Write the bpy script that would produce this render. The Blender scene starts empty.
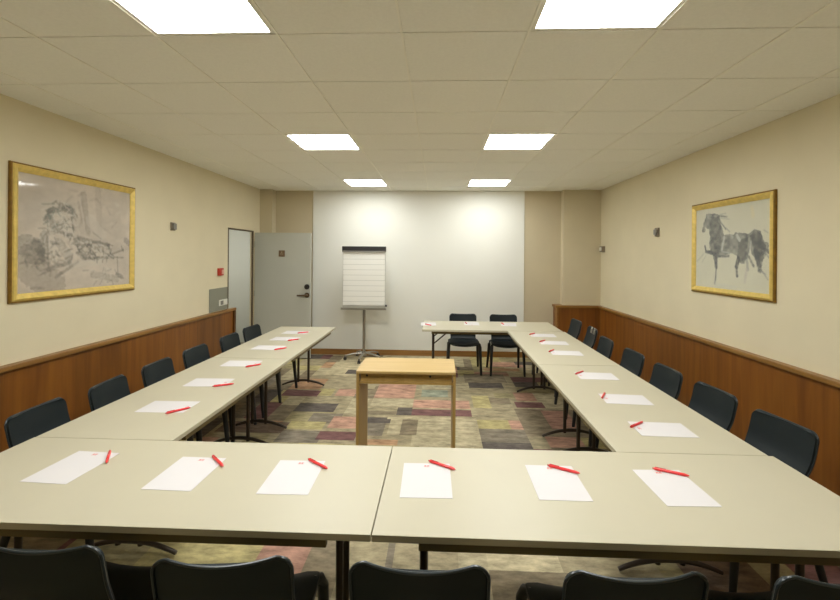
import bpy, bmesh, math, random
import numpy as np
from mathutils import Vector, Matrix
PI = math.pi
random.seed(7)
S = bpy.context.scene
COL = S.collection

# ------------------------------------------------------------------ camera
F, CY, YAW, ROLL, CZ = 453.0, 255.2, .042, .008, 1.69
cd = bpy.data.cameras.new('camera'); cam = bpy.data.objects.new('camera', cd); COL.objects.link(cam)
cd.sensor_fit = 'HORIZONTAL'; cd.sensor_width = 36; cd.lens = F / 840 * 36
cd.shift_y = -(300 - CY) / 840
cd.clip_start = .05
r0 = Vector((math.cos(YAW), math.sin(YAW), 0)); fw = Vector((-math.sin(YAW), math.cos(YAW), 0)); zz = Vector((0, 0, 1))
rt = math.cos(ROLL) * r0 + math.sin(ROLL) * zz; up = -math.sin(ROLL) * r0 + math.cos(ROLL) * zz
M = Matrix((rt, up, -fw)).transposed().to_4x4(); M.translation = (0, 0, CZ)
cam.matrix_world = M
S.camera = cam
# ------------------------------------------------------------------ world and exposure
w = bpy.data.worlds.new('world'); S.world = w; w.use_nodes = True
w.node_tree.nodes['Background'].inputs[0].default_value = (.9, .95, 1, 1)
w.node_tree.nodes['Background'].inputs[1].default_value = .05
S.view_settings.view_transform = 'Standard'; S.view_settings.look = 'None'
S.view_settings.gamma = 1; S.view_settings.use_curve_mapping = False
S.view_settings.exposure = 1.76
LAMP = 9.0            # emission of the ceiling light diffusers
LAMP_COL = (.98, 1.0, .985)

# ------------------------------------------------------------------ materials
def srgb(r, g, b):
    f = lambda c: (c / 255 / 12.92) if c / 255 <= .04045 else ((c / 255 + .055) / 1.055) ** 2.4
    return (f(r), f(g), f(b), 1)
def mat(name, col, rough=.6, metal=0, var=.0, scale=8, bump=0, bscale=200, spec=.5, coat=0, stretch=(1, 1, 1)):
    m = bpy.data.materials.new(name); m.use_nodes = True
    nt = m.node_tree; b = nt.nodes['Principled BSDF']
    b.inputs['Roughness'].default_value = rough; b.inputs['Metallic'].default_value = metal
    b.inputs['Specular IOR Level'].default_value = spec; b.inputs['Coat Weight'].default_value = coat
    tc = nt.nodes.new('ShaderNodeTexCoord'); mp = nt.nodes.new('ShaderNodeMapping')
    mp.inputs['Scale'].default_value = stretch
    nt.links.new(tc.outputs['Object'], mp.inputs[0])
    n = nt.nodes.new('ShaderNodeTexNoise'); n.inputs['Scale'].default_value = scale; n.inputs['Detail'].default_value = 4
    nt.links.new(mp.outputs[0], n.inputs['Vector'])
    rp = nt.nodes.new('ShaderNodeValToRGB')
    lo = [c * (1 - var) for c in col[:3]] + [1]; hi = [min(1, c * (1 + var)) for c in col[:3]] + [1]
    rp.color_ramp.elements[0].position = .3; rp.color_ramp.elements[1].position = .7
    rp.color_ramp.elements[0].color = lo; rp.color_ramp.elements[1].color = hi
    nt.links.new(n.outputs[0], rp.inputs[0]); nt.links.new(rp.outputs[0], b.inputs['Base Color'])
    if bump:
        n2 = nt.nodes.new('ShaderNodeTexNoise'); n2.inputs['Scale'].default_value = bscale; n2.inputs['Detail'].default_value = 3
        nt.links.new(tc.outputs['Object'], n2.inputs['Vector'])
        bp = nt.nodes.new('ShaderNodeBump'); bp.inputs['Strength'].default_value = bump; bp.inputs['Distance'].default_value = .004
        nt.links.new(n2.outputs[0], bp.inputs['Height']); nt.links.new(bp.outputs[0], b.inputs['Normal'])
    return m
def attr_mat(name, attr, rough, nscale, namount, bump=0, stretch=(1, 1, 1)):
    m = bpy.data.materials.new(name); m.use_nodes = True
    nt = m.node_tree; b = nt.nodes['Principled BSDF']; b.inputs['Roughness'].default_value = rough
    b.inputs['Specular IOR Level'].default_value = .25
    a = nt.nodes.new('ShaderNodeAttribute'); a.attribute_name = attr
    tc = nt.nodes.new('ShaderNodeTexCoord'); mp = nt.nodes.new('ShaderNodeMapping'); mp.inputs['Scale'].default_value = stretch
    nt.links.new(tc.outputs['Object'], mp.inputs[0])
    n = nt.nodes.new('ShaderNodeTexNoise'); n.inputs['Scale'].default_value = nscale; n.inputs['Detail'].default_value = 6
    n.inputs['Roughness'].default_value = .7
    nt.links.new(mp.outputs[0], n.inputs['Vector'])
    mr = nt.nodes.new('ShaderNodeMapRange'); mr.inputs[1].default_value = .25; mr.inputs[2].default_value = .75
    mr.inputs[3].default_value = 1 - namount; mr.inputs[4].default_value = 1 + namount
    nt.links.new(n.outputs[0], mr.inputs[0])
    vm = nt.nodes.new('ShaderNodeVectorMath'); vm.operation = 'SCALE'
    nt.links.new(a.outputs['Color'], vm.inputs[0]); nt.links.new(mr.outputs[0], vm.inputs['Scale'])
    nt.links.new(vm.outputs[0], b.inputs['Base Color'])
    if bump:
        bp = nt.nodes.new('ShaderNodeBump'); bp.inputs['Strength'].default_value = bump; bp.inputs['Distance'].default_value = .004
        nt.links.new(n.outputs[0], bp.inputs['Height']); nt.links.new(bp.outputs[0], b.inputs['Normal'])
    return m
def wood_mat(name, c1, c2, rough=.4, scale=3, axis=2, board=None, bvar=.25):
    """grain running along `axis`; `board`: width of the veneer boards along x+y, each a little lighter or darker"""
    m = bpy.data.materials.new(name); m.use_nodes = True
    nt = m.node_tree; b = nt.nodes['Principled BSDF']; b.inputs['Roughness'].default_value = rough
    tc = nt.nodes.new('ShaderNodeTexCoord'); mp = nt.nodes.new('ShaderNodeMapping')
    st = [9, 9, 9]; st[axis] = .7; mp.inputs['Scale'].default_value = st
    nt.links.new(tc.outputs['Object'], mp.inputs[0])
    n = nt.nodes.new('ShaderNodeTexNoise'); n.inputs['Scale'].default_value = scale; n.inputs['Detail'].default_value = 7
    n.inputs['Distortion'].default_value = .6
    nt.links.new(mp.outputs[0], n.inputs['Vector'])
    rp = nt.nodes.new('ShaderNodeValToRGB'); rp.color_ramp.elements[0].position = .3; rp.color_ramp.elements[1].position = .72
    rp.color_ramp.elements[0].color = c1; rp.color_ramp.elements[1].color = c2
    nt.links.new(n.outputs[0], rp.inputs[0])
    out = rp.outputs[0]
    if board:
        sx = nt.nodes.new('ShaderNodeSeparateXYZ'); nt.links.new(tc.outputs['Object'], sx.inputs[0])
        ad = nt.nodes.new('ShaderNodeMath'); ad.operation = 'ADD'
        nt.links.new(sx.outputs[0], ad.inputs[0]); nt.links.new(sx.outputs[1], ad.inputs[1])
        dv = nt.nodes.new('ShaderNodeMath'); dv.operation = 'DIVIDE'; dv.inputs[1].default_value = board
        nt.links.new(ad.outputs[0], dv.inputs[0])
        fl = nt.nodes.new('ShaderNodeMath'); fl.operation = 'FLOOR'; nt.links.new(dv.outputs[0], fl.inputs[0])
        wn = nt.nodes.new('ShaderNodeTexWhiteNoise'); wn.noise_dimensions = '1D'; nt.links.new(fl.outputs[0], wn.inputs['W'])
        mr = nt.nodes.new('ShaderNodeMapRange'); mr.inputs[3].default_value = 1 - bvar; mr.inputs[4].default_value = 1 + bvar
        nt.links.new(wn.outputs['Value'], mr.inputs[0])
        vm = nt.nodes.new('ShaderNodeVectorMath'); vm.operation = 'SCALE'
        nt.links.new(out, vm.inputs[0]); nt.links.new(mr.outputs[0], vm.inputs['Scale']); out = vm.outputs[0]
    nt.links.new(out, b.inputs['Base Color'])
    return m
WALL = mat('beige_wall_vinyl', srgb(224, 213, 182), .75, var=.02, scale=3, bump=.25, bscale=260, spec=.3)
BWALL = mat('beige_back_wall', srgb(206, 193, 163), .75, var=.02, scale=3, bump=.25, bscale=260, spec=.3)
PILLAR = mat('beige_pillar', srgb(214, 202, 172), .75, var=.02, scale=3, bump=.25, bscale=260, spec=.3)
WHITEWALL = mat("white_wall_surface", srgb(234, 233, 224), .6, var=.012, scale=1.5, bump=.05, bscale=150, spec=.3)
TILE = mat('ceiling_tile', srgb(246, 245, 236), .9, var=.02, scale=60, bump=.1, bscale=300, spec=.1)
TBAR = mat('ceiling_grid_bar', srgb(248, 246, 234), .5, var=.01, spec=.3)
WAIN = wood_mat('wainscot_veneer', srgb(112, 64, 20), srgb(140, 88, 30), .4, 1.6, 2, board=.62, bvar=.17)
RAIL_H = wood_mat('wainscot_rail_wood', srgb(128, 88, 36), srgb(156, 114, 56), .38, 2, 1)
RAIL_X = wood_mat('wainscot_rail_cross', srgb(128, 88, 36), srgb(156, 114, 56), .38, 2, 0)
POST = wood_mat('wainscot_post_wood', srgb(84, 52, 18), srgb(112, 74, 30), .4, 3, 2)
BASEB = wood_mat('baseboard_wood', srgb(138, 96, 46), srgb(165, 120, 64), .5, 3, 0)
DOORM = mat('grey_door_paint', srgb(194, 195, 184), .5, var=.015, scale=2)
HALLM = mat('hall_wall_paint', srgb(200, 200, 188), .7, var=.01, scale=2)
JAMB = mat('dark_door_frame', srgb(96, 80, 56), .5, var=.04)
TOP = mat('cream_laminate', srgb(194, 187, 164), .42, var=.012, scale=5, spec=.4)
EDGE = mat('grey_edge_band', srgb(184, 177, 150), .5, var=.02, scale=20)
IRON = mat('brown_black_steel', srgb(58, 48, 38), .38, metal=.3, var=.05)
UNDER = mat('table_underframe', srgb(104, 90, 52), .5, var=.05)
PLASTIC = mat('navy_plastic_shell', srgb(15, 26, 29), .5, var=.06, scale=30, bump=.1, bscale=500, spec=.35)
HIGHLIGHT_RIM = mat('chair_edge_highlight', srgb(34, 44, 49), .3, var=.03)  # lighter than the shell: the edge highlight is put into this colour
CHLEG = mat('black_chair_leg', srgb(34, 36, 38), .4, var=.04)
PAPER = mat('white_paper', srgb(218, 214, 214), .7, var=.004, spec=.2)
RED = mat('red_pen_plastic', srgb(238, 58, 60), .3, var=.03, coat=.3)
REDD = mat('dark_red_plastic', srgb(180, 28, 34), .3, var=.03)
MARK = mat('red_printed_ink', srgb(220, 120, 112), .7, var=.03)
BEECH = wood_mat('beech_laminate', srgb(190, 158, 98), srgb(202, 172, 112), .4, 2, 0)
BEECH_SHADED = wood_mat('beech_laminate_shaded', srgb(166, 134, 74), srgb(180, 148, 88), .45, 2, 2)  # darker copy of the beech; shade below the top put into its colour
STEEL = mat('brushed_steel', srgb(176, 172, 162), .32, metal=.85, var=.04)
GREYP = mat('grey_plastic', srgb(132, 128, 120), .45, var=.03)
BLACKP = mat('black_plastic', srgb(38, 36, 36), .4, var=.05)
GREYPLATE = mat('grey_wall_plate', srgb(140, 140, 124), .5, var=.02)
WHITEP = mat('white_plastic', srgb(232, 230, 218), .4, var=.01)
FIRE = mat('fire_alarm_red', srgb(186, 52, 36), .4, var=.03)
GOLD = mat('gilded_wood', srgb(224, 196, 108), .42, metal=.3, var=.12, scale=26, bump=.3, bscale=120)
GOLDD = mat('dark_gilt_edge', srgb(134, 100, 32), .5, metal=.3, var=.2, scale=30)
BRONZE = mat('bronze_metal', srgb(94, 76, 54), .4, metal=.5, var=.05)
DEVICE = mat('taupe_device', srgb(128, 116, 98), .5, var=.05)
BOARD = mat('flipchart_board', srgb(205, 203, 194), .5, var=.01)

def emis(name, col, s):
    m = bpy.data.materials.new(name); m.use_nodes = True; nt = m.node_tree
    nt.nodes.remove(nt.nodes['Principled BSDF'])
    e = nt.nodes.new('ShaderNodeEmission'); e.inputs[0].default_value = (*col, 1); e.inputs[1].default_value = s
    nt.links.new(e.outputs[0], nt.nodes['Material Output'].inputs[0]); return m
GLOW = emis('lit_diffuser', LAMP_COL, LAMP); GLOW_FAR = emis('lit_diffuser_dimmer', LAMP_COL, LAMP * .66)
def glass_mat():
    m = bpy.data.materials.new('picture_glass'); m.use_nodes = True; nt = m.node_tree
    nt.nodes.remove(nt.nodes['Principled BSDF'])
    t = nt.nodes.new('ShaderNodeBsdfTransparent'); g = nt.nodes.new('ShaderNodeBsdfGlossy'); g.inputs['Roughness'].default_value = .04
    gm = nt.nodes.new('ShaderNodeNewGeometry'); dt = nt.nodes.new('ShaderNodeVectorMath'); dt.operation = 'DOT_PRODUCT'
    nt.links.new(gm.outputs['Incoming'], dt.inputs[0]); nt.links.new(gm.outputs['Normal'], dt.inputs[1])
    ab = nt.nodes.new('ShaderNodeMath'); ab.operation = 'ABSOLUTE'; nt.links.new(dt.outputs['Value'], ab.inputs[0])
    om = nt.nodes.new('ShaderNodeMath'); om.operation = 'SUBTRACT'; om.inputs[0].default_value = 1; nt.links.new(ab.outputs[0], om.inputs[1])
    pw = nt.nodes.new('ShaderNodeMath'); pw.operation = 'POWER'; pw.inputs[1].default_value = 5; nt.links.new(om.outputs[0], pw.inputs[0])
    f = nt.nodes.new('ShaderNodeMath'); f.operation = 'MULTIPLY_ADD'; f.inputs[1].default_value = .5; f.inputs[2].default_value = .02; nt.links.new(pw.outputs[0], f.inputs[0])
    mx = nt.nodes.new('ShaderNodeMixShader')
    nt.links.new(f.outputs[0], mx.inputs[0]); nt.links.new(t.outputs[0], mx.inputs[1]); nt.links.new(g.outputs[0], mx.inputs[2])
    nt.links.new(mx.outputs[0], nt.nodes['Material Output'].inputs[0]); return m
GLASS = glass_mat()

# ------------------------------------------------------------------ helpers
def link(name, bm, m, parent=None, smooth=False, loc=None):
    me = bpy.data.meshes.new(name); bm.normal_update(); bm.to_mesh(me); bm.free()
    for x in (m if isinstance(m, (list, tuple)) else [m]): me.materials.append(x)
    if smooth:
        for p in me.polygons: p.use_smooth = True
        try: me.set_sharp_from_angle(angle=math.radians(40))
        except Exception: pass
    o = bpy.data.objects.new(name, me); COL.objects.link(o)
    if parent: o.parent = parent
    if loc: o.location = loc
    return o
def box(bm, x0, x1, y0, y1, z0, z1, bev=0, mi=0):
    g = bmesh.ops.create_cube(bm, size=1)
    vs = g['verts']
    for v in vs:
        v.co = Vector(((x0 + x1) / 2 + v.co.x * (x1 - x0), (y0 + y1) / 2 + v.co.y * (y1 - y0), (z0 + z1) / 2 + v.co.z * (z1 - z0)))
    fs = list({f for v in vs for f in v.link_faces})
    for f in fs: f.material_index = mi
    if bev:
        es = list({e for v in vs for e in v.link_edges})
        bmesh.ops.bevel(bm, geom=es, offset=bev, segments=2, affect='EDGES', profile=.5)
def tube(bm, pts, rad, n=10, cap=True, flat=None):
    """sweep a circle (or, with flat=(a,b), an ellipse) along pts; rad: number or list"""
    pts = [Vector(p) for p in pts]
    rings = []
    for i, p in enumerate(pts):
        t = (pts[min(i + 1, len(pts) - 1)] - pts[max(i - 1, 0)]).normalized()
        a = Vector((0, 0, 1)) if abs(t.z) < .9 else Vector((0, 1, 0))
        s = t.cross(a).normalized(); u = s.cross(t).normalized()
        r = rad[i] if isinstance(rad, (list, tuple)) else rad
        fa, fb = flat if flat else (1, 1)
        rings.append([bm.verts.new(p + r * (fa * math.cos(2 * PI * k / n) * s + fb * math.sin(2 * PI * k / n) * u)) for k in range(n)])
    for A, B in zip(rings, rings[1:]):
        for k in range(n):
            bm.faces.new((A[k], A[(k + 1) % n], B[(k + 1) % n], B[k]))
    if cap:
        bm.faces.new(rings[0][::-1]); bm.faces.new(rings[-1])
    bmesh.ops.recalc_face_normals(bm, faces=bm.faces)
def B(*boxes, bev=0):
    bm = bmesh.new()
    for b in boxes: box(bm, *b, bev=bev)
    return bm
def T(pts, rad, n=10, flat=None):
    bm = bmesh.new(); tube(bm, pts, rad, n, True, flat); return bm
def struct(name, bm, m, parent=None, smooth=False):
    o = link(name, bm, m, parent, smooth); o['kind'] = 'structure'; return o
def thing(name, label, cat, loc=(0, 0, 0), rz=0, group=None):
    o = bpy.data.objects.new(name, None); COL.objects.link(o); o.location = loc; o.rotation_euler = (0, 0, rz)
    o['label'] = label; o['category'] = cat
    if group: o['group'] = group
    return o
def tag(o, label, cat, group=None):
    o['label'] = label; o['category'] = cat
    if group: o['group'] = group
    return o
def dup(o, parent=None, loc=None, rz=None, label=None):
    c = o.copy(); COL.objects.link(c)
    if parent: c.parent = parent
    if loc is not None: c.location = loc
    if rz is not None: c.rotation_euler = (0, 0, rz)
    if label: c['label'] = label
    for ch in [k for k in KIDS.get(o.name, [])]:
        dup(ch, c)
    return c
KIDS = {}
def register(root):
    for o in bpy.data.objects:
        if o.parent: KIDS.setdefault(o.parent.name, [])
    KIDS.clear()
    for o in bpy.data.objects:
        if o.parent: KIDS.setdefault(o.parent.name, []).append(o)

# ------------------------------------------------------------------ room dimensions
XL, XR, YB, YN, ZC = -3.0, 2.62, 7.62, -.75, 2.775
# floor: patchwork carpet, one colour per small cell
RES = .04
nx, ny = int((XR - XL) / RES) + 1, int((YB - YN) / RES) + 1
PAL = dict(greige=(158, 147, 118), light=(182, 171, 140), taupe=(124, 112, 92), olive=(152, 142, 104), yellow=(178, 166, 112),
           pink=(188, 140, 122), rose=(168, 122, 108), purple=(104, 64, 70), dark=(76, 70, 70), grey=(118, 110, 98), teal=(140, 150, 134),
           orange=(182, 138, 104), sand=(194, 182, 148), brown=(104, 84, 72))
grid = np.zeros((ny, nx, 3))
_m = np.array([142, 132, 102.])
PAL = {k: tuple(_m + (np.array(v) - _m) * .74 + np.array([4, 3, 3])) for k, v in PAL.items()}
def paint(c, x0, x1, y0, y1, a=1.0):
    i0, i1 = int(round((x0 - XL) / RES)), int(round((x1 - XL) / RES)); j0, j1 = int(round((y0 - YN) / RES)), int(round((y1 - YN) / RES))
    grid[max(0, j0):j1, max(0, i0):i1] = np.array(srgb(*PAL[c])[:3])
rnd = random.Random(31)
names = ['greige'] * 5 + ['light'] * 4 + ['taupe'] * 4 + ['olive'] * 3 + ['yellow'] * 2 + ['pink'] * 2 + ['rose', 'purple', 'dark', 'grey', 'grey', 'sand', 'orange']
x = XL
while x < XR:                                       # strips of planks laid away from the camera's wall
    wd = rnd.choice([.42, .46, .5])
    y = YN - rnd.random() * .4
    while y < YB:
        hgt = rnd.choice([.24, .3, .36, .44, .5])
        c = rnd.choice(names)
        if rnd.random() < .35:
            k = rnd.choice([.4, .6]) * wd
            paint(c, x, x + k, y, y + hgt); paint(rnd.choice(names), x + k, x + wd + .02, y, y + hgt)
        else: paint(c, x, x + wd + .02, y, y + hgt)
        y += hgt
    x += wd
for c, x0, x1, y0, y1 in [
    ('greige', -1.55, -.25, 4.0, 6.4), ('greige', -.25, 1.0, 4.0, 6.4), ('light', -.25, .4, 4.0, 4.74), ('taupe', .86, 1.5, 4.3, 5.05),
    ('grey', -1.5, -1.1, 4.0, 4.3), ('olive', -1.55, -1.1, 4.55, 4.8), ('grey', -1.32, -1.02, 4.5, 4.76), ('light', -1.0, -.8, 4.75, 5.4),
    ('light', -.75, -.27, 5.05, 5.3), ('light', -.2, .4, 5.72, 6.0), ('taupe', -1.0, -.75, 5.3, 5.8),
    ('dark', -1.54, -1.11, 4.82, 5.09), ('yellow', -1.48, -1.12, 4.33, 4.52), ('pink', -1.09, -.79, 4.38, 4.7), ('purple', -1.11, -.75, 4.09, 4.31),
    ('pink', -1.26, -1.02, 5.38, 5.66), ('yellow', -1.5, -1.28, 5.38, 5.66), ('pink', -.75, -.28, 5.34, 5.95), ('teal', -.22, .1, 5.42, 5.7), ('pink', -.29, .38, 5.0, 5.3),
    ('purple', -.3, .38, 4.76, 4.97), ('dark', -.44, -.27, 4.76, 5.0), ('taupe', -.74, -.44, 4.76, 4.9), ('dark', -.74, -.49, 4.54, 4.7), ('grey', -.74, -.5, 4.2, 4.54),
    ('taupe', -.34, -.19, 4.24, 4.68), ('sand', -.5, -.18, 4.66, 4.72), ('light', -.48, -.34, 4.24, 4.66), ('orange', -.66, -.34, 4.02, 4.14),
    ('taupe', .36, .9, 6.07, 6.5), ('dark', .41, .86, 5.8, 6.06), ('yellow', .4, .62, 5.05, 5.5), ('taupe', .62, .86, 5.2, 5.4), ('olive', .7, .9, 5.4, 5.6),
    ('pink', .9, 1.16, 5.31, 5.64), ('purple', .88, 1.2, 5.07, 5.29), ('greige', .4, .86, 4.7, 5.05), ('yellow', .4, .72, 4.46, 4.68),
    ('pink', .72, .86, 4.47, 4.68), ('grey', .4, .86, 4.15, 4.46), ('dark', .41, .86, 3.96, 4.14), ('taupe', .9, 1.1, 4.3, 5.0), ('rose', 1.12, 1.4, 4.5, 5.0),
    ('sand', -1.6, -1.0, 6.3, 7.1), ('dark', -1.3, -.9, 6.35, 6.62), ('greige', -1.1, -.8, 5.7, 6.3), ('light', -.9, .4, 6.9, 7.6),
    ('pink', .12, .3, 6.55, 6.85), ('purple', .12, .3, 6.3, 6.52), ('pink', .8, 1.3, 6.95, 7.25), ('orange', .7, 1.2, 6.7, 6.85), ('dark', 1.2, 1.5, 7.1, 7.3),
    ('orange', -1.9, -1.5, 5.6, 6.1), ('purple', -1.9, -1.45, 5.35, 5.58), ('brown', -2.1, -1.5, 4.2, 4.5),
    # seen in the gap under the near tables
    ('olive', -2.1, -1.45, 2.35, 2.75), ('yellow', -1.62, -1.02, 2.2, 2.9), ('rose', -1.02, -.7, 2.2, 2.9), ('taupe', -.7, -.5, 2.2, 2.8),
    ('greige', -.5, -.3, 2.2, 2.9), ('greige', -.12, .3, 1.7, 2.6), ('sand', .3, .7, 2.45, 2.6), ('taupe', .3, .72, 2.0, 2.44), ('light', .1, .3, 2.0, 2.6),
    ('greige', .72, 1.2, 2.0, 2.6), ('brown', 1.3, 1.7, 2.3, 2.8)]:
    paint(c, x0, x1, y0, y1)
bm = bmesh.new()
V = [[bm.verts.new((min(XL + i * RES, XR), min(YN + j * RES, YB), 0)) for i in range(nx + 1)] for j in range(ny + 1)]
cl = bm.loops.layers.float_color.new('pile')
for j in range(ny):
    for i in range(nx):
        try: f = bm.faces.new((V[j][i], V[j][i + 1], V[j + 1][i + 1], V[j + 1][i]))
        except ValueError: continue
        for l in f.loops: l[cl] = (*grid[j, i], 1)
FLOORM = attr_mat('patchwork_carpet', 'pile', .95, 6.5, .62, bump=.6, stretch=(1, 2.2, 1))
struct('floor', bm, FLOORM)
# walls; the left one has the doorway
WT = .05
DY0, DY1, DZ = 6.33, 7.19, 2.05
struct('wall_left', B((XL - WT, XL, YN, DY0, 0, ZC), (XL - WT, XL, DY0, DY1, DZ, ZC), (XL - WT, XL, DY1, YB, 0, ZC)), WALL)
struct('wall_right', B((XR, XR + WT, YN, YB, 0, ZC)), WALL)
struct('wall_back', B((XL - WT, XR + WT, YB, YB + WT, 0, ZC)), BWALL)
struct('wall_front', B((XL - WT, XR + WT, YN - WT, YN, 0, ZC)), WALL)
struct('wall_pillar_left', B((XL, -2.79, 7.46, YB, 0, ZC)), PILLAR)
struct('wall_pillar_right', B((2.02, XR, 7.46, YB, 0, ZC)), PILLAR)
struct('wall_panel_back', B((-2.14, 1.415, YB - .018, YB, .095, ZC)), WHITEWALL)
# ceiling: tiles a little below their grid bars, holes where the lights sit
TS = .6125; X0, Y0 = -1.415, 2.196
LIGHTS = [(cx, ry) for ry in (-1, 3, 7) for cx in (0, 3)]
bm = bmesh.new()
g = .006
box(bm, XL - WT, XR + WT, YN - WT, YB + WT, ZC + .004, ZC + .06, mi=1)
for i in range(-4, 9):
    for j in range(-7, 10):
        if (i, j) in LIGHTS: continue
        x0, x1 = max(XL, X0 + i * TS + g), min(XR, X0 + (i + 1) * TS - g); y0, y1 = max(YN, Y0 + j * TS + g), min(YB, Y0 + (j + 1) * TS - g)
        if x1 - x0 < .03 or y1 - y0 < .03: continue
        box(bm, x0, x1, y0, y1, ZC - .004, ZC + .0045)
for i in range(-3, 8):                              # long grid bars, flush with the tiles
    xx = X0 + i * TS
    if XL < xx < XR: box(bm, xx - .0055, xx + .0055, YN, YB, ZC - .009, ZC + .004, mi=1)
struct('ceiling', bm, [TILE, TBAR])
# hall beyond the doorway
struct('wall_hall', B((-4.75, -4.65, 5.2, 8.6, 0, 2.5), (-4.7, XL - WT, 8.5, 8.6, 0, 2.5), (-4.7, XL - WT, 5.1, 5.2, 0, 2.5)), HALLM)
struct('ceiling_hall', B((-4.75, XL - WT, 5.1, 8.6, 2.5, 2.56)), HALLM)
struct('floor_hall', B((-4.75, XL, 5.1, 8.6, -.05, -.001)), mat('hall_floor', srgb(120, 112, 92), .8, var=.1, scale=20))
t = thing('ceiling_light', 'unseen light panel added to brighten the hall beyond the doorway', 'ceiling light', (-3.9, 7.2, 2.46))
link('frame', B((-.3, .3, -.3, -.28, 0, .039), (-.3, .3, .28, .3, 0, .039), (-.3, -.28, -.28, .28, 0, .039), (.28, .3, -.28, .28, 0, .039)), WHITEP, t)
link('diffuser', B((-.28, .28, -.28, .28, .008, .03)), emis('hall_diffuser', (1, 1, .97), 8), t)  # unseen lamp, added so the hall looks bright through the doorway
# door frame and the open leaf
struct('trim_doorway', B((XL - .02, XL + .006, DY0 - .012, DY0 + .008, 0, DZ + .012), (XL - .02, XL + .006, DY1 - .010, DY1 + .010, 0, DZ + .012),
                         (XL - .02, XL + .006, DY0 - .012, DY1 + .012, DZ - .010, DZ + .012)), JAMB)
d = struct('door_1', B((0, .92, -.02, .02, .012, 2.035), bev=.003), DOORM)
d.location = (XL + .012, 7.25, 0); d.rotation_euler = (0, 0, math.radians(.5))
bm = bmesh.new()
tube(bm, [(.862, -.02, 1.03), (.862, -.034, 1.03)], .042, 24); tube(bm, [(.862, -.03, 1.03), (.862, -.075, 1.03), (.84, -.083, 1.03), (.715, -.083, 1.028)], [.016, .016, .016, .013], 10)
link('door_handle', bm, BRONZE, d, True)
bm = bmesh.new(); tube(bm, [(.862, -.02, 1.165), (.862, -.042, 1.165)], .042, 24); tube(bm, [(.862, -.042, 1.165), (.862, -.05, 1.165)], .018, 12)
link('door_lock', bm, BLACKP, d, True)
bm = B((.395, .495, -.027, -.02, 1.65, 1.75), bev=.002)
sgn = link('door_sign', bm, mat('brown_sign', srgb(112, 90, 66), .45, var=.03), d)
link('sign_symbol', B((.42, .47, -.029, -.027, 1.677, 1.683), (.42, .47, -.029, -.027, 1.697, 1.703), (.435, .455, -.029, -.027, 1.715, 1.73)), mat('pale_sign_ink', srgb(176, 160, 130), .5), sgn)
for z in (.25, 1.05, 1.85):
    link('hinge', T([(0.0, -.026, z - .045), (0.0, -.026, z + .045)], .007, 8), STEEL, d, True)
# wainscot
wl = struct('trim_wainscot_left', B((XL, XL + .035, YN, 6.42, 0, .875)), WAIN)
struct('trim_rail_left', B((XL, XL + .065, YN, 6.47, .872, .908), bev=.006), RAIL_H)
struct('trim_post_left', B((XL, XL + .06, 6.42, 6.465, 0, .872), bev=.003), POST)
struct('trim_wainscot_right', B((XR - .035, XR, YN, 7.4, 0, .865)), WAIN)
struct('trim_rail_right', B((XR - .065, XR, YN, 7.4, .862, .898), bev=.006), RAIL_H)
struct('trim_rail_back', B((1.885, XR, 7.37, 7.46, .862, .898), (1.885, 2.02, 7.46, YB, .862, .898)), RAIL_X)
struct('trim_wainscot_back', B((1.93, XR, 7.40, 7.459, 0, .862), (1.905, 2.018, 7.46, YB, 0, .862)), WAIN)
struct('trim_post_back', B((1.90, 1.93, 7.385, 7.46, 0, .862)), BASEB)
struct('baseboard_back', B((-2.14, 1.90, YB - .022, YB, 0, .093), bev=.003), BASEB)
struct('baseboard_pillar', B((XL, -2.14, YB - .02, YB, 0, .093)), BASEB)

# ------------------------------------------------------------------ ceiling lights
PL = {(0, 3): 'square ceiling light panel, left one of the middle pair', (3, 3): 'square ceiling light panel, right one of the middle pair',
      (0, 7): 'small far ceiling light panel left, nearest the white back wall', (3, 7): 'small far ceiling light panel right, nearest the white back wall',
      (0, -1): 'large near ceiling light panel cut off by the top edge, left', (3, -1): 'large near ceiling light panel cut off by the top edge, right',
      (0, -5): 'ceiling light panel behind the camera, left', (3, -5): 'ceiling light panel behind the camera, right'}
first = None
for key in LIGHTS:
    i, j = key; loc = (X0 + (i + .5) * TS, Y0 + (j + .5) * TS, ZC - .006)
    if first is None:
        h = TS / 2 - .004; k = h - .022
        first = thing('ceiling_light', PL[key], 'ceiling light', loc, 0, 'ceiling light panels')
        link('frame', B((-h, h, -h, -k, 0, .012), (-h, h, k, h, 0, .012), (-h, -k, -k, k, 0, .012), (k, h, -k, k, 0, .012)), WHITEP, first)
        link('diffuser', B((-k, k, -k, k, .007, .011)), GLOW, first)
        register(first)
    else:
        c = dup(first, None, loc, None, PL[key])
        if j == 7:                                          # the pair by the white wall burns lower
            k = [o for o in COL.objects if o.parent == c and o.name.startswith('diffuser')][0]
            k.material_slots[0].link = 'OBJECT'; k.material_slots[0].material = GLOW_FAR

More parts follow.
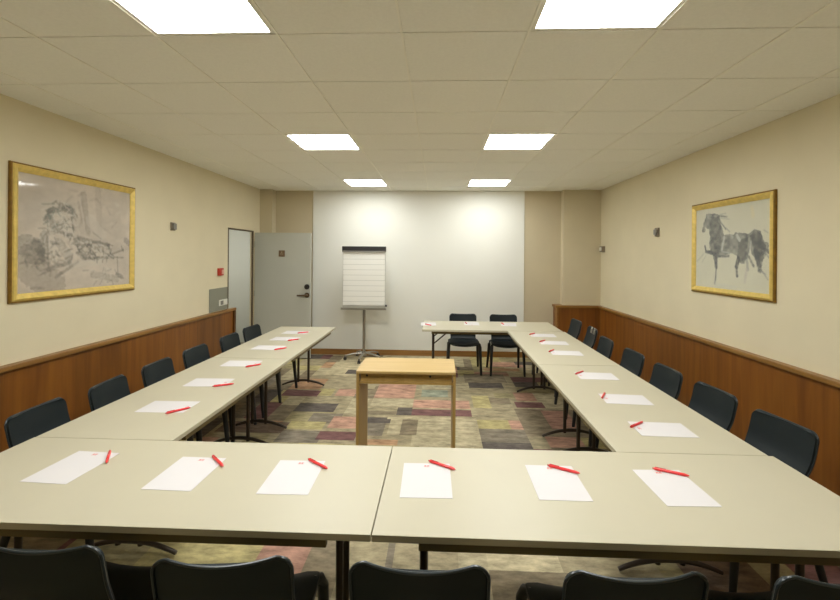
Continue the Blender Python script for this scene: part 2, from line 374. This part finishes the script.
# ------------------------------------------------------------------ folding tables
def add_leg(root, x, W, z1, flip):
    """T-leg across the table (table length along x): two tubes and an arched foot"""
    bm = bmesh.new()
    tube(bm, [(x, -.065, .055), (x, -.065, z1)], .0155, 12); tube(bm, [(x, .065, .055), (x, .065, z1)], .0155, 12)
    box(bm, x - .018, x + .018, -.26, .26, z1 - .03, z1)
    lg = link('leg', bm, IRON, root, True)
    pts = [(x, -.27 + .54 * k / 16, .018 + .062 * (1 - ((k - 8) / 8) ** 2)) for k in range(17)]
    link('foot', T(pts, [.012 + .006 * (1 - abs(k - 8) / 8) for k in range(17)], 10, (1.1, .9)), IRON, lg, True)
    bm = bmesh.new(); s = 1 if flip else -1
    tube(bm, [(x, 0, z1 - .22), (x + s * .3, 0, z1 - .012)], .009, 8)
    tube(bm, [(x, -.065, z1 - .22), (x, .065, z1 - .22)], .009, 8)
    link('brace', bm, IRON, lg, True)
    return lg
def table(cx, cy, L, W, rz, label, Z=.73, insets=(.2, .2), name='folding_table'):
    t = thing(name, label, 'table', (cx, cy, 0), rz, 'folding conference tables')
    zt = Z - .025
    g = .0003
    link('tabletop', B((-L / 2 + g, L / 2 - g, -W / 2 + g, W / 2 - g, zt + .002, Z), bev=.0012), TOP, t)
    link('edge_band', B((-L / 2 + .0006, L / 2 - .0006, -W / 2 + .0006, W / 2 - .0006, zt, Z - .003), bev=.002), EDGE, t)
    for s in (-1, 1):
        link('rail', B((-L / 2 + .16, L / 2 - .16, s * (W / 2 - .035) - .012, s * (W / 2 - .035) + .012, zt - .04, zt), bev=.002), UNDER, t)
    add_leg(t, -L / 2 + insets[0], W, zt - .001, True)
    add_leg(t, L / 2 - insets[1], W, zt - .001, False)
    return t
XO = -2.09
table((-.227 + XO) / 2, 1.905, -.227 - XO, .722, 0, 'cream folding table at the near left, left of the seam, with three sheets', insets=(.2, .17))
table((-.223 + 1.625) / 2, 1.905, 1.848, .722, 0, 'cream folding table at the near right, right of the seam, with three sheets', insets=(.17, .2))
table(-1.722, 2.268 + .915, 1.828, .73, PI / 2, 'cream folding table on the left side, joining the near table')
table(-1.722, 2.27 + 1.832 + .915, 1.828, .73, PI / 2, 'cream folding table on the left side, ending towards the open door')
table(1.243, 2.268 + .892, 1.782, .725, PI / 2, 'cream folding table on the right side, joining the near table')
table(1.243, 2.27 + 1.786 + .89, 1.778, .725, PI / 2, 'cream folding table on the right side, joining the far cross table')
tb = thing('folding_table', 'cream folding table across the far end with straight folding legs', 'table', (.69, 6.25, 0), 0, 'folding conference tables')
link('tabletop', B((-.9, .9, -.39, .4, .704, .73), bev=.003), TOP, tb)
link('edge_band', B((-.899, .899, -.389, .399, .702, .725), bev=.002), EDGE, tb)
for y in (-.31, .31): link('rail', B((-.78, .8, y - .012, y + .012, .662, .702)), UNDER, tb)
for s, LX in ((-1, -.76), (1, .66)):
    for y in (-.28, .28):
        bm = T([(LX, y, .7), (LX, y, .014)], .015, 12)
        lg = link('leg', bm, IRON, tb, True)
        link('foot_cap', T([(LX, y, .016), (LX, y, 0)], .018, 12), BLACKP, lg, True)
        link('brace', T([(LX, y, .52), ((LX - s * .2), y, .69)], .009, 8), IRON, lg, True)
    link('crossbar', T([(LX, -.28, .6), (LX, .28, .6)], .011, 8), IRON, tb, True)

# ------------------------------------------------------------------ chairs
def shell(rows, cols, fn, th=.011):
    bm = bmesh.new()
    A = [[bm.verts.new(fn(a / (cols - 1) * 2 - 1, b / (rows - 1), 0)) for a in range(cols)] for b in range(rows)]
    for b in range(rows - 1):
        for a in range(cols - 1):
            bm.faces.new((A[b][a], A[b][a + 1], A[b + 1][a + 1], A[b + 1][a]))
    bm.normal_update()
    g = bmesh.ops.solidify(bm, geom=bm.faces[:], thickness=th)
    bmesh.ops.recalc_face_normals(bm, faces=bm.faces)
    return bm
def back_pt(s, t, _):
    ZT, Z0, r = .803, .445, .045
    # rows closer together at the rounded top
    t2 = 1 - (1 - t) ** 1.7
    z = Z0 + (ZT - Z0) * t2
    wd = .186 + .015 * min(1, (z - Z0) / .2)
    if z > ZT - r: wd = wd - r + math.sqrt(max(0, r * r - (z - ZT + r) ** 2))
    y = -.168 - .075 * ((z - Z0) / (ZT - Z0)) - .026 * (1 - s * s) * min(1, .3 + (z - Z0) / .25) + .02 * math.exp(-((z - .56) / .07) ** 2)
    if z < .5: y += .04 * ((.5 - z) / .055) ** 2
    return Vector((s * wd, y, z - .009 * (1 - s * s) * t2))
def seat_pt(s, t, _):
    y = -.16 + .4 * t
    wd = .185 + .03 * min(1, t * 1.6)
    r = .06
    if y > .24 - r: wd = wd - r + math.sqrt(max(0, r * r - (y - .24 + r) ** 2))
    z = .452 - .018 * (1 - s * s) - (.03 * ((t - .8) / .2) ** 2 if t > .8 else 0) + (.02 * ((.12 - t) / .12) if t < .12 else 0)
    return Vector((s * wd, y, z))
def make_chair(label):
    t = thing('stacking_chair', label, 'chair', (0, 0, 0), 0, 'dark conference chairs around the tables')
    link('seat', shell(18, 15, seat_pt, .012), PLASTIC, t, True)
    link('backrest', shell(22, 15, back_pt, .011), PLASTIC, t, True)
    highlight_rim = [back_pt(-1, k / 40, 0) for k in range(8, 40)] + [back_pt(-1 + 2 * k / 16, 1, 0) for k in range(17)] + [back_pt(1, k / 40, 0) for k in range(39, 7, -1)]
    link('highlight_rim', T([p + Vector((0, -.004, 0)) for p in highlight_rim], .005, 8), HIGHLIGHT_RIM, t, True)  # thin tube added to stand in for the highlight along the backrest edge
    for s in (-1, 1):
        lg = link('leg', T([(s * .2, .165, .436), (s * .214, .195, .425), (s * .222, .21, .39), (s * .236, .245, .006)], [.014, .018, .021, .014], 12, (1.1, 1.15)), CHLEG, t, True)
        link('foot_pad', T([(s * .236, .245, .01), (s * .2365, .2455, 0)], .015, 10), BLACKP, lg, True)
        lg = link('leg', T([(s * .195, -.1, .436), (s * .208, -.135, .42), (s * .216, -.155, .38), (s * .235, -.265, .006)], [.014, .018, .021, .014], 12, (1.1, 1.15)), CHLEG, t, True)
        link('foot_pad', T([(s * .235, -.265, .01), (s * .2355, -.266, 0)], .015, 10), BLACKP, lg, True)
        link('side_rail', T([(s * .195, -.14, .428), (s * .205, .0, .424), (s * .2, .17, .43)], .011, 10), CHLEG, t, True)
    link('crossbar', T([(-.2, .1, .422), (.2, .1, .422)], .009, 8), CHLEG, t, True)
    return t
# (x, y of the backrest top; direction the sitter faces in degrees from +y; label)
CH = [
 (-1.215, 1.31, 0, 'dark chair at the near table, leftmost one at the bottom edge'),
 (-.624, 1.28, 5.5, 'dark chair at the near table, second from the left, left of the table seam'),
 (-.05, 1.285, 0, 'dark chair at the near table, middle one just right of the table seam'),
 (.565, 1.285, 2, 'dark chair at the near table, second from the right at the bottom edge'),
 (1.155, 1.29, 0, 'dark chair at the near table, cut off at the bottom right corner'),
 (-2.315, 2.50, -87, 'dark chair on the left side nearest the camera, below the framed figure drawing'),
 (-2.295, 3.03, -84, 'dark chair on the left side, second from the camera'),
 (-2.31, 3.60, -88, 'dark chair on the left side, third from the camera'),
 (-2.315, 4.19, -91, 'dark chair on the left side, fourth from the camera'),
 (-2.30, 4.85, -91, 'dark chair on the left side, in front of the end of the wood panelling'),
 (-2.31, 5.46, -95, 'dark chair on the left side farthest back, in front of the doorway'),
 (1.912, 2.565, 97, 'dark chair on the right side nearest the camera'),
 (1.895, 3.15, 95, 'dark chair on the right side, second from the camera, below the horse picture'),
 (1.86, 3.71, 92, 'dark chair on the right side, third from the camera'),
 (1.855, 4.33, 91, 'dark chair on the right side, fourth from the camera'),
 (1.84, 4.98, 88, 'dark chair on the right side, fifth from the camera'),
 (1.93, 5.70, 86, 'dark chair on the right side with pale metal clips on its backrest'),
 (1.94, 6.39, 92, 'dark chair on the right side farthest back, near the panelled corner'),
 (.37, 6.93, 180, 'dark chair behind the far cross table, left of the pair'),
 (.975, 6.90, 180, 'dark chair behind the far cross table, right of the pair'),
]
chair0 = None; clip_chair = None
for x, y, a, lab in CH:
    a = math.radians(a)
    # the backrest's top middle is .26 behind the chair's origin
    ox, oy = x + .26 * -math.sin(a), y + .26 * math.cos(a)
    if chair0 is None:
        chair0 = make_chair(lab); chair0.location = (ox, oy, 0); chair0.rotation_euler = (0, 0, a); register(chair0); c = chair0
    else: c = dup(chair0, None, (ox, oy, 0), a, lab)
    if 'clips' in lab: clip_chair = c
for sx in (-.09, .02):
    k = link('clip', T([(sx - .02, -.226, .74), (sx - .02, -.236, .79), (sx - .01, -.242, .812), (sx + .01, -.242, .812), (sx + .02, -.236, .79), (sx + .02, -.226, .74)], .006, 8), STEEL, clip_chair, True)
    k['label'] = 'pale metal clip'

# ------------------------------------------------------------------ beech side table
t = thing('console_table', 'plain beech table with side panels standing in the middle of the U', 'table', (-.252, 3.76, 0))
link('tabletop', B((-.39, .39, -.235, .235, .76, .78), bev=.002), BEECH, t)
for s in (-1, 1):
    link('side_panel', B((s * .379 - .011, s * .379 + .011, -.225, .225, 0, .76), bev=.001), BEECH_SHADED, t)
ap = link('apron', B((-.36, .36, -.195, -.177, .69, .76)), BEECH_SHADED, t)
link('rail', B((-.368, .368, -.21, -.177, .674, .69)), BEECH_SHADED, t)
link('back_panel', B((-.36, .36, .17, .188, .66, .76)), BEECH_SHADED, t)
for px in (-.31, .19): link('fitting', T([(px, -.194, .735), (px, -.198, .735)], .009, 12), BLACKP, ap, True)['label'] = 'dark round fitting'

# ------------------------------------------------------------------ flipchart
t = thing('flipchart_easel', 'mobile flipchart easel on a wheeled star base by the white wall', 'flipchart', (-1.2, 7.24, 0))
link('board', B((-.345, .345, -.012, .012, .83, 1.80), bev=.004), BOARD, t)
link('clamp_bar', B((-.355, .355, -.04, -.006, 1.735, 1.825), bev=.008), BLACKP, t)
link('clamp_strip', B((-.35, .35, -.046, -.04, 1.728, 1.752), bev=.002), GREYP, t)
pm = mat('flipchart_paper', srgb(246, 245, 238), .7, var=.003)
nt = pm.node_tree; bs = nt.nodes['Principled BSDF']; src = bs.inputs['Base Color'].links[0].from_socket
tc = nt.nodes.new('ShaderNodeTexCoord'); sx = nt.nodes.new('ShaderNodeSeparateXYZ'); nt.links.new(tc.outputs['Object'], sx.inputs[0])
m1 = nt.nodes.new('ShaderNodeMath'); m1.operation = 'MULTIPLY'; m1.inputs[1].default_value = 1 / .085; nt.links.new(sx.outputs[2], m1.inputs[0])
m2 = nt.nodes.new('ShaderNodeMath'); m2.operation = 'FRACT'; nt.links.new(m1.outputs[0], m2.inputs[0])
m3 = nt.nodes.new('ShaderNodeMath'); m3.operation = 'LESS_THAN'; m3.inputs[1].default_value = .09; nt.links.new(m2.outputs[0], m3.inputs[0])
mx = nt.nodes.new('ShaderNodeMixRGB'); mx.inputs[2].default_value = srgb(216, 216, 208); nt.links.new(m3.outputs[0], mx.inputs[0]); nt.links.new(src, mx.inputs[1]); nt.links.new(mx.outputs[0], bs.inputs['Base Color'])
bm = bmesh.new()
for k in range(3): box(bm, -.338 + .002 * k, .338 - .001 * k, -.022 - .004 * k, -.018 - .004 * k, .875 + .006 * k, 1.745)
link('paper_pad', bm, pm, t)
link('pen_tray', B((-.36, .36, -.07, .012, .812, .826), (-.36, .36, -.074, -.068, .812, .845)), STEEL, t)
link('knob', T([(.345, -.02, .875), (.372, -.02, .875)], .016, 14), BLACKP, t, True)
link('pole', T([(0, .03, .09), (0, .03, .95)], .023, 16), STEEL, t, True)
link('upper_pole', T([(0, .03, .9), (0, .03, 1.55)], .015, 14), STEEL, t, True)
link('hub', T([(0, .03, .07), (0, .03, .13)], [.045, .032], 18), STEEL, t, True)
for k in range(5):
    a = math.radians(-95 + 72 * k); cx, cy = math.cos(a), math.sin(a)
    lg = link('leg', T([(cx * .03, .03 + cy * .03, .105), (cx * .17, .03 + cy * .17, .1), (cx * .3, .03 + cy * .3, .072)], [.02, .017, .013], 10, (1.2, .7)), STEEL, t, True)
    bm = bmesh.new(); p = Vector((cx * .3, .03 + cy * .3, .026)); n = Vector((-cy, cx, 0))
    for s in (-1, 1): tube(bm, [p + n * s * .006, p + n * s * .018], .026, 16)
    tube(bm, [p, p + Vector((0, 0, .045))], .008, 8)
    link('caster', bm, BLACKP, lg, True)

# ------------------------------------------------------------------ sheets of paper and pens
paper0 = None; pen0 = None
def sheet(x, y, a, label):
    global paper0
    if paper0 is None:
        paper0 = thing('note_paper', label, 'paper', (x, y, .7302), a, 'sheets of note paper on the tables')
        link('sheet', B((-.105, .105, -.1485, .1485, 0, .0012)), PAPER, paper0)
        bm = bmesh.new()                                    # a small red crest over two short lines of print
        box(bm, -.011, -.002, .119, .128, .0012, .0014); box(bm, .001, .012, .1225, .128, .0012, .0014)
        box(bm, .001, .009, .119, .1215, .0012, .0014); box(bm, -.013, .013, .113, .1155, .0012, .0014)
        link('printed_mark', bm, MARK, paper0)
        register(paper0); return paper0
    return dup(paper0, None, (x, y, .7302), a, label)
def pen(x, y, a, label):
    global pen0
    z = .7302 + .0012 + .0066
    if pen0 is None:
        pen0 = thing('ballpoint_pen', label, 'pen', (x, y, z), a, 'red pens on the sheets')
        link('barrel', T([(-.066, 0, 0), (-.06, 0, 0), (.052, 0, 0), (.066, 0, 0), (.0715, 0, 0)], [.0055, .0066, .0066, .0036, .001], 14), RED, pen0, True)
        link('clip', B((-.062, -.02, -.0018, .0018, .0064, .0082)), REDD, pen0)
        link('button', T([(-.0735, 0, 0), (-.066, 0, 0)], .003, 10), REDD, pen0, True)
        register(pen0); return pen0
    return dup(pen0, None, (x, y, z), a, label)
rad = math.radians
FR = [(-1.632, 1.964, -3, -1.536, 2.053, -59, 'at the near table, far left'), (-1.096, 1.937, -1, -1.007, 2.04, -45, 'at the near table, second from the left'),
      (-.622, 1.932, 1, -.543, 2.04, -38, 'at the near table, third from left, beside the seam'), (-.046, 1.938, 1, .021, 2.061, -33, 'at the near table, first one right of the seam'),
      (.507, 1.95, 0, .565, 2.053, -30, 'at the near table, second one right of the seam'), (.987, 1.936, 2, 1.035, 2.054, -27, 'at the near table, far right')]
ORD = ['nearest the camera', 'second from the camera', 'third from the camera', 'fourth from the camera', 'fifth from the camera', 'farthest back']
LP = [(-1.683, 2.764, 1, -1.573, 2.684, 50), (-1.70, 3.303, 2, -1.555, 3.224, 32), (-1.717, 3.892, 2, -1.575, 3.805, 50), (-1.738, 4.57, -2, -1.587, 4.5, 52), (-1.732, 5.062, -2, -1.61, 4.98, 48), (-1.745, 5.483, -2, -1.645, 5.45, 40)]
RP = [(1.248, 2.579, -2, 1.133, 2.629, 40), (1.26, 3.107, -4, 1.138, 3.166, 63), (1.27, 3.696, -3, 1.161, 3.772, 47), (1.268, 4.554, -4, 1.144, 4.63, 55), (1.275, 5.073, -4, 1.171, 5.15, 52), (1.262, 5.54, -3, 1.15, 5.61, 50)]
BP = [(-.14, 6.32, 182, -.14, 6.22, -50, 'at the left end of the far cross table'), (.465, 6.41, 178, .39, 6.43, -82, 'in the middle of the far cross table'), (.98, 6.38, 172, .9, 6.41, -80, 'at the right of the far cross table')]
for x, y, a, px, py, pa, w_ in FR:
    sheet(x, y, rad(a), 'white sheet of note paper ' + w_); pen(px, py, rad(pa), 'red pen lying across the sheet ' + w_)
for side, L, base in (('left', LP, -90), ('right', RP, 90)):
    for (x, y, a, px, py, pa), o_ in zip(L, ORD):
        sheet(x, y, rad(base + a), f'white sheet of note paper on the {side} side tables, {o_}')
        pen(px, py, rad(pa), f'red pen by the sheet on the {side} side tables, {o_}')
for x, y, a, px, py, pa, w_ in BP:
    sheet(x, y, rad(a), 'white sheet of note paper ' + w_); pen(px, py, rad(pa), 'red pen lying on the sheet ' + w_)

# ------------------------------------------------------------------ pictures
def canvas(w, h, base, strokes, blot, seed, polys=()):
    """a painted sheet w x h in the local x/z plane: brush strokes given in 0..1 picture coordinates (v down)"""
    nu = 230; nv = int(nu * h / w)
    u, v = np.meshgrid((np.arange(nu + 1)) / nu, (np.arange(nv + 1)) / nv)
    rs = np.random.RandomState(seed)
    def smooth(k):
        g = rs.rand(k + 2, k + 2); X = u * k; Y = v * k; i = X.astype(int); j = Y.astype(int); fx = X - i; fy = Y - j
        fx = fx * fx * (3 - 2 * fx); fy = fy * fy * (3 - 2 * fy)
        return (g[j, i] * (1 - fx) + g[j, i + 1] * fx) * (1 - fy) + (g[j + 1, i] * (1 - fx) + g[j + 1, i + 1] * fx) * fy
    n = smooth(5) * .5 + smooth(13) * .3 + smooth(34) * .2
    fine = smooth(60)
    C = np.array(srgb(*base)[:3])[None, None] * (1 + blot * (n - .5))[..., None]
    asp = h / w
    for pts, col, op, rag in polys:
        uu = u + rag * (smooth(18) - .5) + rag * .7 * (smooth(45) - .5); vv = v + rag * (smooth(21) - .5) + rag * .7 * (smooth(50) - .5)
        ins = np.zeros(u.shape, bool)
        for (ax, ay), (bx, by) in zip(pts, pts[1:] + pts[:1]):
            ins ^= ((ay > vv) != (by > vv)) & (uu < (bx - ax) * (vv - ay) / (by - ay + 1e-9) + ax)
        a = ins * op * (.72 + .5 * (smooth(26) - .3))
        a = np.clip(a, 0, 1)[..., None]
        C = C * (1 - a) + np.array(srgb(*col)[:3]) * a
    for (x1, y1, x2, y2, wd, col, op) in strokes:
        dx, dy = x2 - x1, (y2 - y1) * asp
        L2 = dx * dx + dy * dy + 1e-9
        tt = np.clip(((u - x1) * dx + (v - y1) * asp * dy) / L2, 0, 1)
        dist = np.hypot(u - x1 - tt * dx, (v - y1) * asp - tt * dy)
        edge = wd * (.75 + .7 * (n - .3) + .3 * (fine - .5))
        a = np.clip((edge - dist) / (.012) + .5, 0, 1) * op * (.75 + .4 * fine)
        a = np.clip(a, 0, 1)[..., None]
        C = C * (1 - a) + np.array(srgb(*col)[:3]) * a
    bm = bmesh.new(); cl = bm.loops.layers.float_color.new('paint')
    VV = [[bm.verts.new((-w / 2 + w * i / nu, 0, h / 2 - h * j / nv)) for i in range(nu + 1)] for j in range(nv + 1)]
    for j in range(nv):
        for i in range(nu):
            f = bm.faces.new((VV[j][i], VV[j + 1][i], VV[j + 1][i + 1], VV[j][i + 1]))
            for l, (jj, ii) in zip(f.loops, ((j, i), (j + 1, i), (j + 1, i + 1), (j, i + 1))): l[cl] = (*C[jj, ii], 1)
    return bm
PAINT = attr_mat('painted_paper', 'paint', .8, 90, .06)
def picture(label, loc, rz, W, H, fw, base, strokes, blot, seed, what, polys=()):
    """local: faces -y, wall behind at y=0"""
    t = thing('framed_picture', label, 'picture', loc, rz)
    iw, ih = W / 2 - fw, H / 2 - fw
    for nm, m, y0, y1, a, b in (('frame', GOLD, -.034, 0, 0, fw), ('outer_edge', GOLDD, -.026, 0, -.012, 0.0)):
        bm = bmesh.new()
        ow, oh = W / 2 - a, H / 2 - a; w2, h2 = W / 2 - b, H / 2 - b
        if nm == 'frame':       # moulded profile: outer step, raised crest, slope down to the opening
            prof = [(0, 0), (0, -.022), (.006, -.03), (fw * .35, -.036), (fw * .6, -.028), (fw * .85, -.02), (fw, -.014), (fw, 0)]
        else: prof = [(-.012, 0), (-.012, -.016), (-.008, -.022), (0, -.0222), (0, 0)]
        R = []
        for o_, y in prof:
            x_, z_ = W / 2 - o_, H / 2 - o_
            R.append([bm.verts.new((sx_ * x_, y, sz_ * z_)) for sx_, sz_ in ((-1, -1), (1, -1), (1, 1), (-1, 1))])
        for A, Bq in zip(R, R[1:] + R[:1]):
            for k in range(4): bm.faces.new((A[k], A[(k + 1) % 4], Bq[(k + 1) % 4], Bq[k]))
        bmesh.ops.recalc_face_normals(bm, faces=bm.faces)
        link(nm, bm, m, t)
    c = link('canvas', canvas(2 * iw + .004, 2 * ih + .004, base, strokes, blot, seed, polys), PAINT, t); c.location = (0, -.008, 0)
    c['label'] = what
    link('glass_pane', B((-iw - .002, iw + .002, -.0125, -.0105, -ih - .002, ih + .002)), GLASS, t)
    return t
def q(lst, tl, tr, br, bl):
    out = []
    def m(x, y):
        u = (x - tl[0]) / (tr[0] - tl[0]); yt = tl[1] + (tr[1] - tl[1]) * u; yb = bl[1] + (br[1] - bl[1]) * u
        return u, (y - yt) / (yb - yt)
    for x1, y1, x2, y2, wd, col, op in lst:
        a, b = m(x1, y1), m(x2, y2); out.append((a[0], a[1], b[0], b[1], wd / (tr[0] - tl[0]), col, op))
    return out
K1, K2, K3, W1 = (66, 68, 72), (92, 94, 96), (134, 136, 134), (196, 196, 186)
HC = ((695.3, 210.4), (768.2, 200.7), (768.2, 294.3), (696.2, 287.5))
def pa(lst, s_, ox, oy, corners=HC):
    tl, tr, br, bl = corners; out = []
    for x, y in lst:
        x, y = ox + x / s_, oy + y / s_
        u = (x - tl[0]) / (tr[0] - tl[0]); out.append((u, (y - tl[1] - (tr[1] - tl[1]) * u) / (bl[1] + (br[1] - bl[1]) * u - tl[1] - (tr[1] - tl[1]) * u)))
    return out
def st(lst, s_, ox, oy, corners=HC):
    out = []
    for x1, y1, x2, y2, wd, col, op in lst:
        a, b = pa([(x1, y1), (x2, y2)], s_, ox, oy, corners); out.append((*a, *b, wd / s_ / (corners[1][0] - corners[0][0]) / 2, col, op))
    return out
A_ = (7.5, 690, 185); L_ = (8.57, 690, 240)
horse_polys = [
 (pa([(132, 215), (200, 216), (245, 232), (252, 290), (266, 335), (280, 378), (345, 378), (362, 358), (405, 368), (450, 378), (490, 342), (528, 362), (545, 420), (572, 445),
      (582, 530), (556, 505), (548, 570), (540, 620), (505, 590), (482, 550), (466, 470), (446, 560), (432, 600), (388, 590), (376, 540), (340, 518), (292, 532), (234, 548),
      (226, 600), (205, 600), (190, 540), (140, 518), (134, 500), (168, 502), (162, 440), (165, 380), (158, 335), (128, 325), (112, 362), (96, 352), (102, 310), (122, 262)], *A_), K2, .85, .022),
 (pa([(455, 400), (490, 345), (528, 362), (545, 430), (560, 520), (535, 590), (500, 560), (478, 470)], *A_), K1, .6, .03),
 (pa([(165, 240), (235, 240), (250, 330), (255, 420), (240, 520), (190, 530), (165, 480), (170, 380)], *A_), K1, .45, .04),
 (pa([(380, 420), (450, 400), (440, 560), (395, 590), (375, 520)], *A_), K1, .5, .03)]
horse = st([
 (245, 235, 300, 242, 10, K2, .7), (240, 225, 290, 215, 5, K3, .6), (250, 280, 290, 335, 9, K2, .7), (262, 300, 320, 355, 6, K3, .7), (245, 250, 320, 262, 5, K3, .5),
 (280, 400, 262, 490, 14, W1, .75), (262, 505, 330, 520, 6, W1, .6), (372, 385, 392, 420, 16, W1, .8), (470, 430, 455, 520, 6, W1, .6), (330, 380, 345, 400, 8, W1, .4),
 (212, 330, 205, 400, 5, K3, .6), (120, 465, 128, 490, 12, K2, .7), (140, 240, 150, 300, 8, K3, .4), (470, 175, 480, 240, 22, (220, 206, 160), .45), (548, 350, 572, 370, 5, K3, .5)], *A_) + st([
 (240, 130, 250, 240, 26, K2, .8), (250, 240, 243, 350, 13, K2, .75), (243, 350, 236, 385, 16, K3, .6), (150, 105, 215, 118, 20, K2, .85), (140, 60, 145, 90, 10, K2, .7),
 (270, 150, 360, 145, 14, K2, .75), (440, 170, 424, 240, 24, K1, .8), (424, 240, 430, 318, 18, K2, .85), (505, 170, 512, 260, 18, K3, .6), (505, 260, 490, 370, 18, (190, 182, 172), .6),
 (520, 150, 556, 230, 14, K2, .7), (570, 100, 602, 262, 30, K2, .85), (600, 60, 660, 110, 14, K2, .6), (620, 100, 664, 160, 9, K3, .7), (615, 270, 655, 340, 8, K3, .6), (600, 262, 640, 300, 8, K3, .6),
 (60, 190, 130, 120, 7, K3, .35), (110, 200, 150, 140, 6, K3, .35), (250, 400, 420, 420, 30, (196, 196, 184), .4)], *L_)
G1, G2, G3, G4 = (104, 100, 92), (126, 121, 111), (206, 198, 184), (150, 138, 126)
figure = q([
 (100, 420, 180, 520, 50, (150, 138, 124), .5), (90, 350, 130, 400, 30, G2, .5), (290, 150, 310, 300, 12, G4, .5), (350, 130, 360, 300, 14, (176, 164, 148), .5), (320, 250, 370, 310, 22, G3, .35),
 (165, 220, 240, 200, 10, G2, .6), (160, 250, 175, 215, 12, G2, .6), (205, 195, 250, 215, 12, G1, .55), (170, 245, 190, 290, 14, G2, .5), (240, 215, 262, 235, 8, G2, .6),
 (205, 240, 240, 300, 20, G3, .55), (215, 240, 225, 260, 4, G1, .7), (245, 240, 252, 290, 4, G1, .6), (205, 300, 245, 310, 5, G1, .6), (225, 310, 240, 325, 4, G1, .6),
 (125, 340, 150, 420, 12, G1, .5), (150, 310, 140, 380, 12, G2, .5), (175, 330, 190, 400, 15, G3, .5), (160, 320, 165, 440, 4, G1, .6), (200, 340, 235, 400, 14, G2, .4), (165, 450, 240, 420, 7, G2, .6),
 (190, 480, 270, 420, 5, G1, .5), (260, 330, 300, 400, 10, G1, .5), (290, 330, 340, 400, 6, G1, .5), (270, 325, 400, 350, 7, G1, .6), (310, 345, 400, 390, 5, G1, .55), (320, 335, 350, 390, 4, G3, .6), (350, 345, 375, 390, 4, G3, .6),
 (290, 405, 420, 400, 6, G1, .55), (260, 430, 360, 420, 10, G3, .4), (395, 350, 420, 400, 7, G1, .55), (420, 385, 470, 370, 4, G1, .6), (425, 400, 470, 402, 3, G2, .6), (460, 355, 470, 375, 3, G1, .6),
 (480, 330, 498, 345, 10, (140, 130, 122), .6), (440, 400, 445, 470, 3, G2, .6), (440, 470, 465, 480, 8, G1, .5), (330, 470, 440, 490, 12, G2, .35), (110, 520, 150, 525, 4, G1, .4), (330, 300, 365, 325, 3, G1, .4),
 (430, 180, 440, 190, 6, G3, .5), (270, 180, 285, 260, 5, G4, .4)],
 (68, 65), (502, 142), (497, 508), (72, 545))
rr = random.Random(12)
FCn = ((68, 65), (502, 142), (497, 508), (72, 545))
def hatch(cx, cy, rx, ry, n, ln, cols, wd, op):
    l = []
    for _ in range(n):
        a = rr.random() * 2 * PI; k = math.sqrt(rr.random()); x, y = cx + rx * k * math.cos(a), cy + ry * k * math.sin(a)
        b = rr.random() * PI; l.append((x, y, x + ln * math.cos(b), y + ln * math.sin(b), wd, rr.choice(cols), op))
    return q(l, *FCn)
figure += hatch(205, 230, 60, 60, 60, 18, [G1, G3, (128, 132, 122)], 2.2, .6) + hatch(215, 340, 80, 90, 70, 22, [G1, G3, G2], 2.2, .5) + hatch(340, 370, 80, 38, 70, 20, [(104, 100, 92), G3, G1], 2.2, .6)
figure += hatch(140, 400, 60, 70, 30, 26, [G2, G1], 3, .4) + hatch(380, 470, 90, 30, 25, 22, [G2, G3], 2.5, .4) + hatch(300, 250, 180, 150, 40, 30, [G4, G3], 4, .25)
picture('gilt framed grey figure drawing hanging on the left wall', (XL, 3.675, 1.827), PI / 2, 1.27, .975, .052, (196, 184, 168), figure, .4, 4, 'grey ink figure drawing on mauve paper')
picture('gilt framed ink painting of a dark horse on the right wall', (XR, 4.205, 1.783), -PI / 2, 1.13, .86, .05, (206, 203, 182), horse, .12, 9, 'dark ink horse on pale paper', horse_polys)

# ------------------------------------------------------------------ small wall fittings
def on_left(name, label, cat, y, z, w_, h_, dpt, m):
    t = thing(name, label, cat, (XL, y, z)); link('plate', B((0, dpt * .35, -w_ / 2, w_ / 2, -h_ / 2, h_ / 2), bev=.002), m, t); return t
t = on_left('wall_sensor', 'small square taupe sensor on the left wall beside the figure drawing', 'sensor', 4.97, 1.99, .075, .09, .05, DEVICE)
link('cover', B((.015, .04, -.028, .028, -.035, .035), bev=.004), GREYP, t)
t = on_left('fire_alarm_button', 'red fire alarm call point on left wall near the doorway', 'fire alarm', 6.075, 1.44, .115, .1, .1, FIRE)
link('window', B((.034, .04, -.005, .06, -.03, .03), bev=.002), mat('pale_call_glass', srgb(226, 170, 150), .3), t)
t = thing('wall_plate', 'grey rectangular plate on the left wall above the panelling', 'wall plate', (XL, 6.06, 1.065))
link('plate', B((0, .006, -.26, .25, -.155, .155), bev=.002), GREYPLATE, t)
t = thing('light_switch', 'white double light switch on the grey plate by the doorway', 'switch', (XL + .006, 6.17, 1.015))
link('plate', B((0, .012, -.115, .115, -.04, .04), bev=.003), WHITEP, t)
for s in (-1, 1): link('rocker', B((.012, .019, s * .055 - .035, s * .055 + .035, -.028, .028), bev=.002), WHITEP if s > 0 else GREYP, t)
t = thing('wall_sensor', 'small square taupe sensor on the right wall left of the horse picture', 'sensor', (XR, 5.55, 1.99))
link('plate', B((-.018, 0, -.045, .045, -.05, .05), bev=.002), DEVICE, t)
link('cover', B((-.04, -.018, -.03, .03, -.032, .032), bev=.004), GREYP, t)
t = thing('wall_thermostat', 'small grey thermostat on the right wall by the back corner', 'thermostat', (XR, 7.33, 1.81))
link('plate', B((-.045, 0, -.06, .06, -.045, .045), bev=.002), DEVICE, t)
link('dial', T([(-.045, .0, 0), (-.06, .0, 0)], .03, 16), WHITEP, t, True)
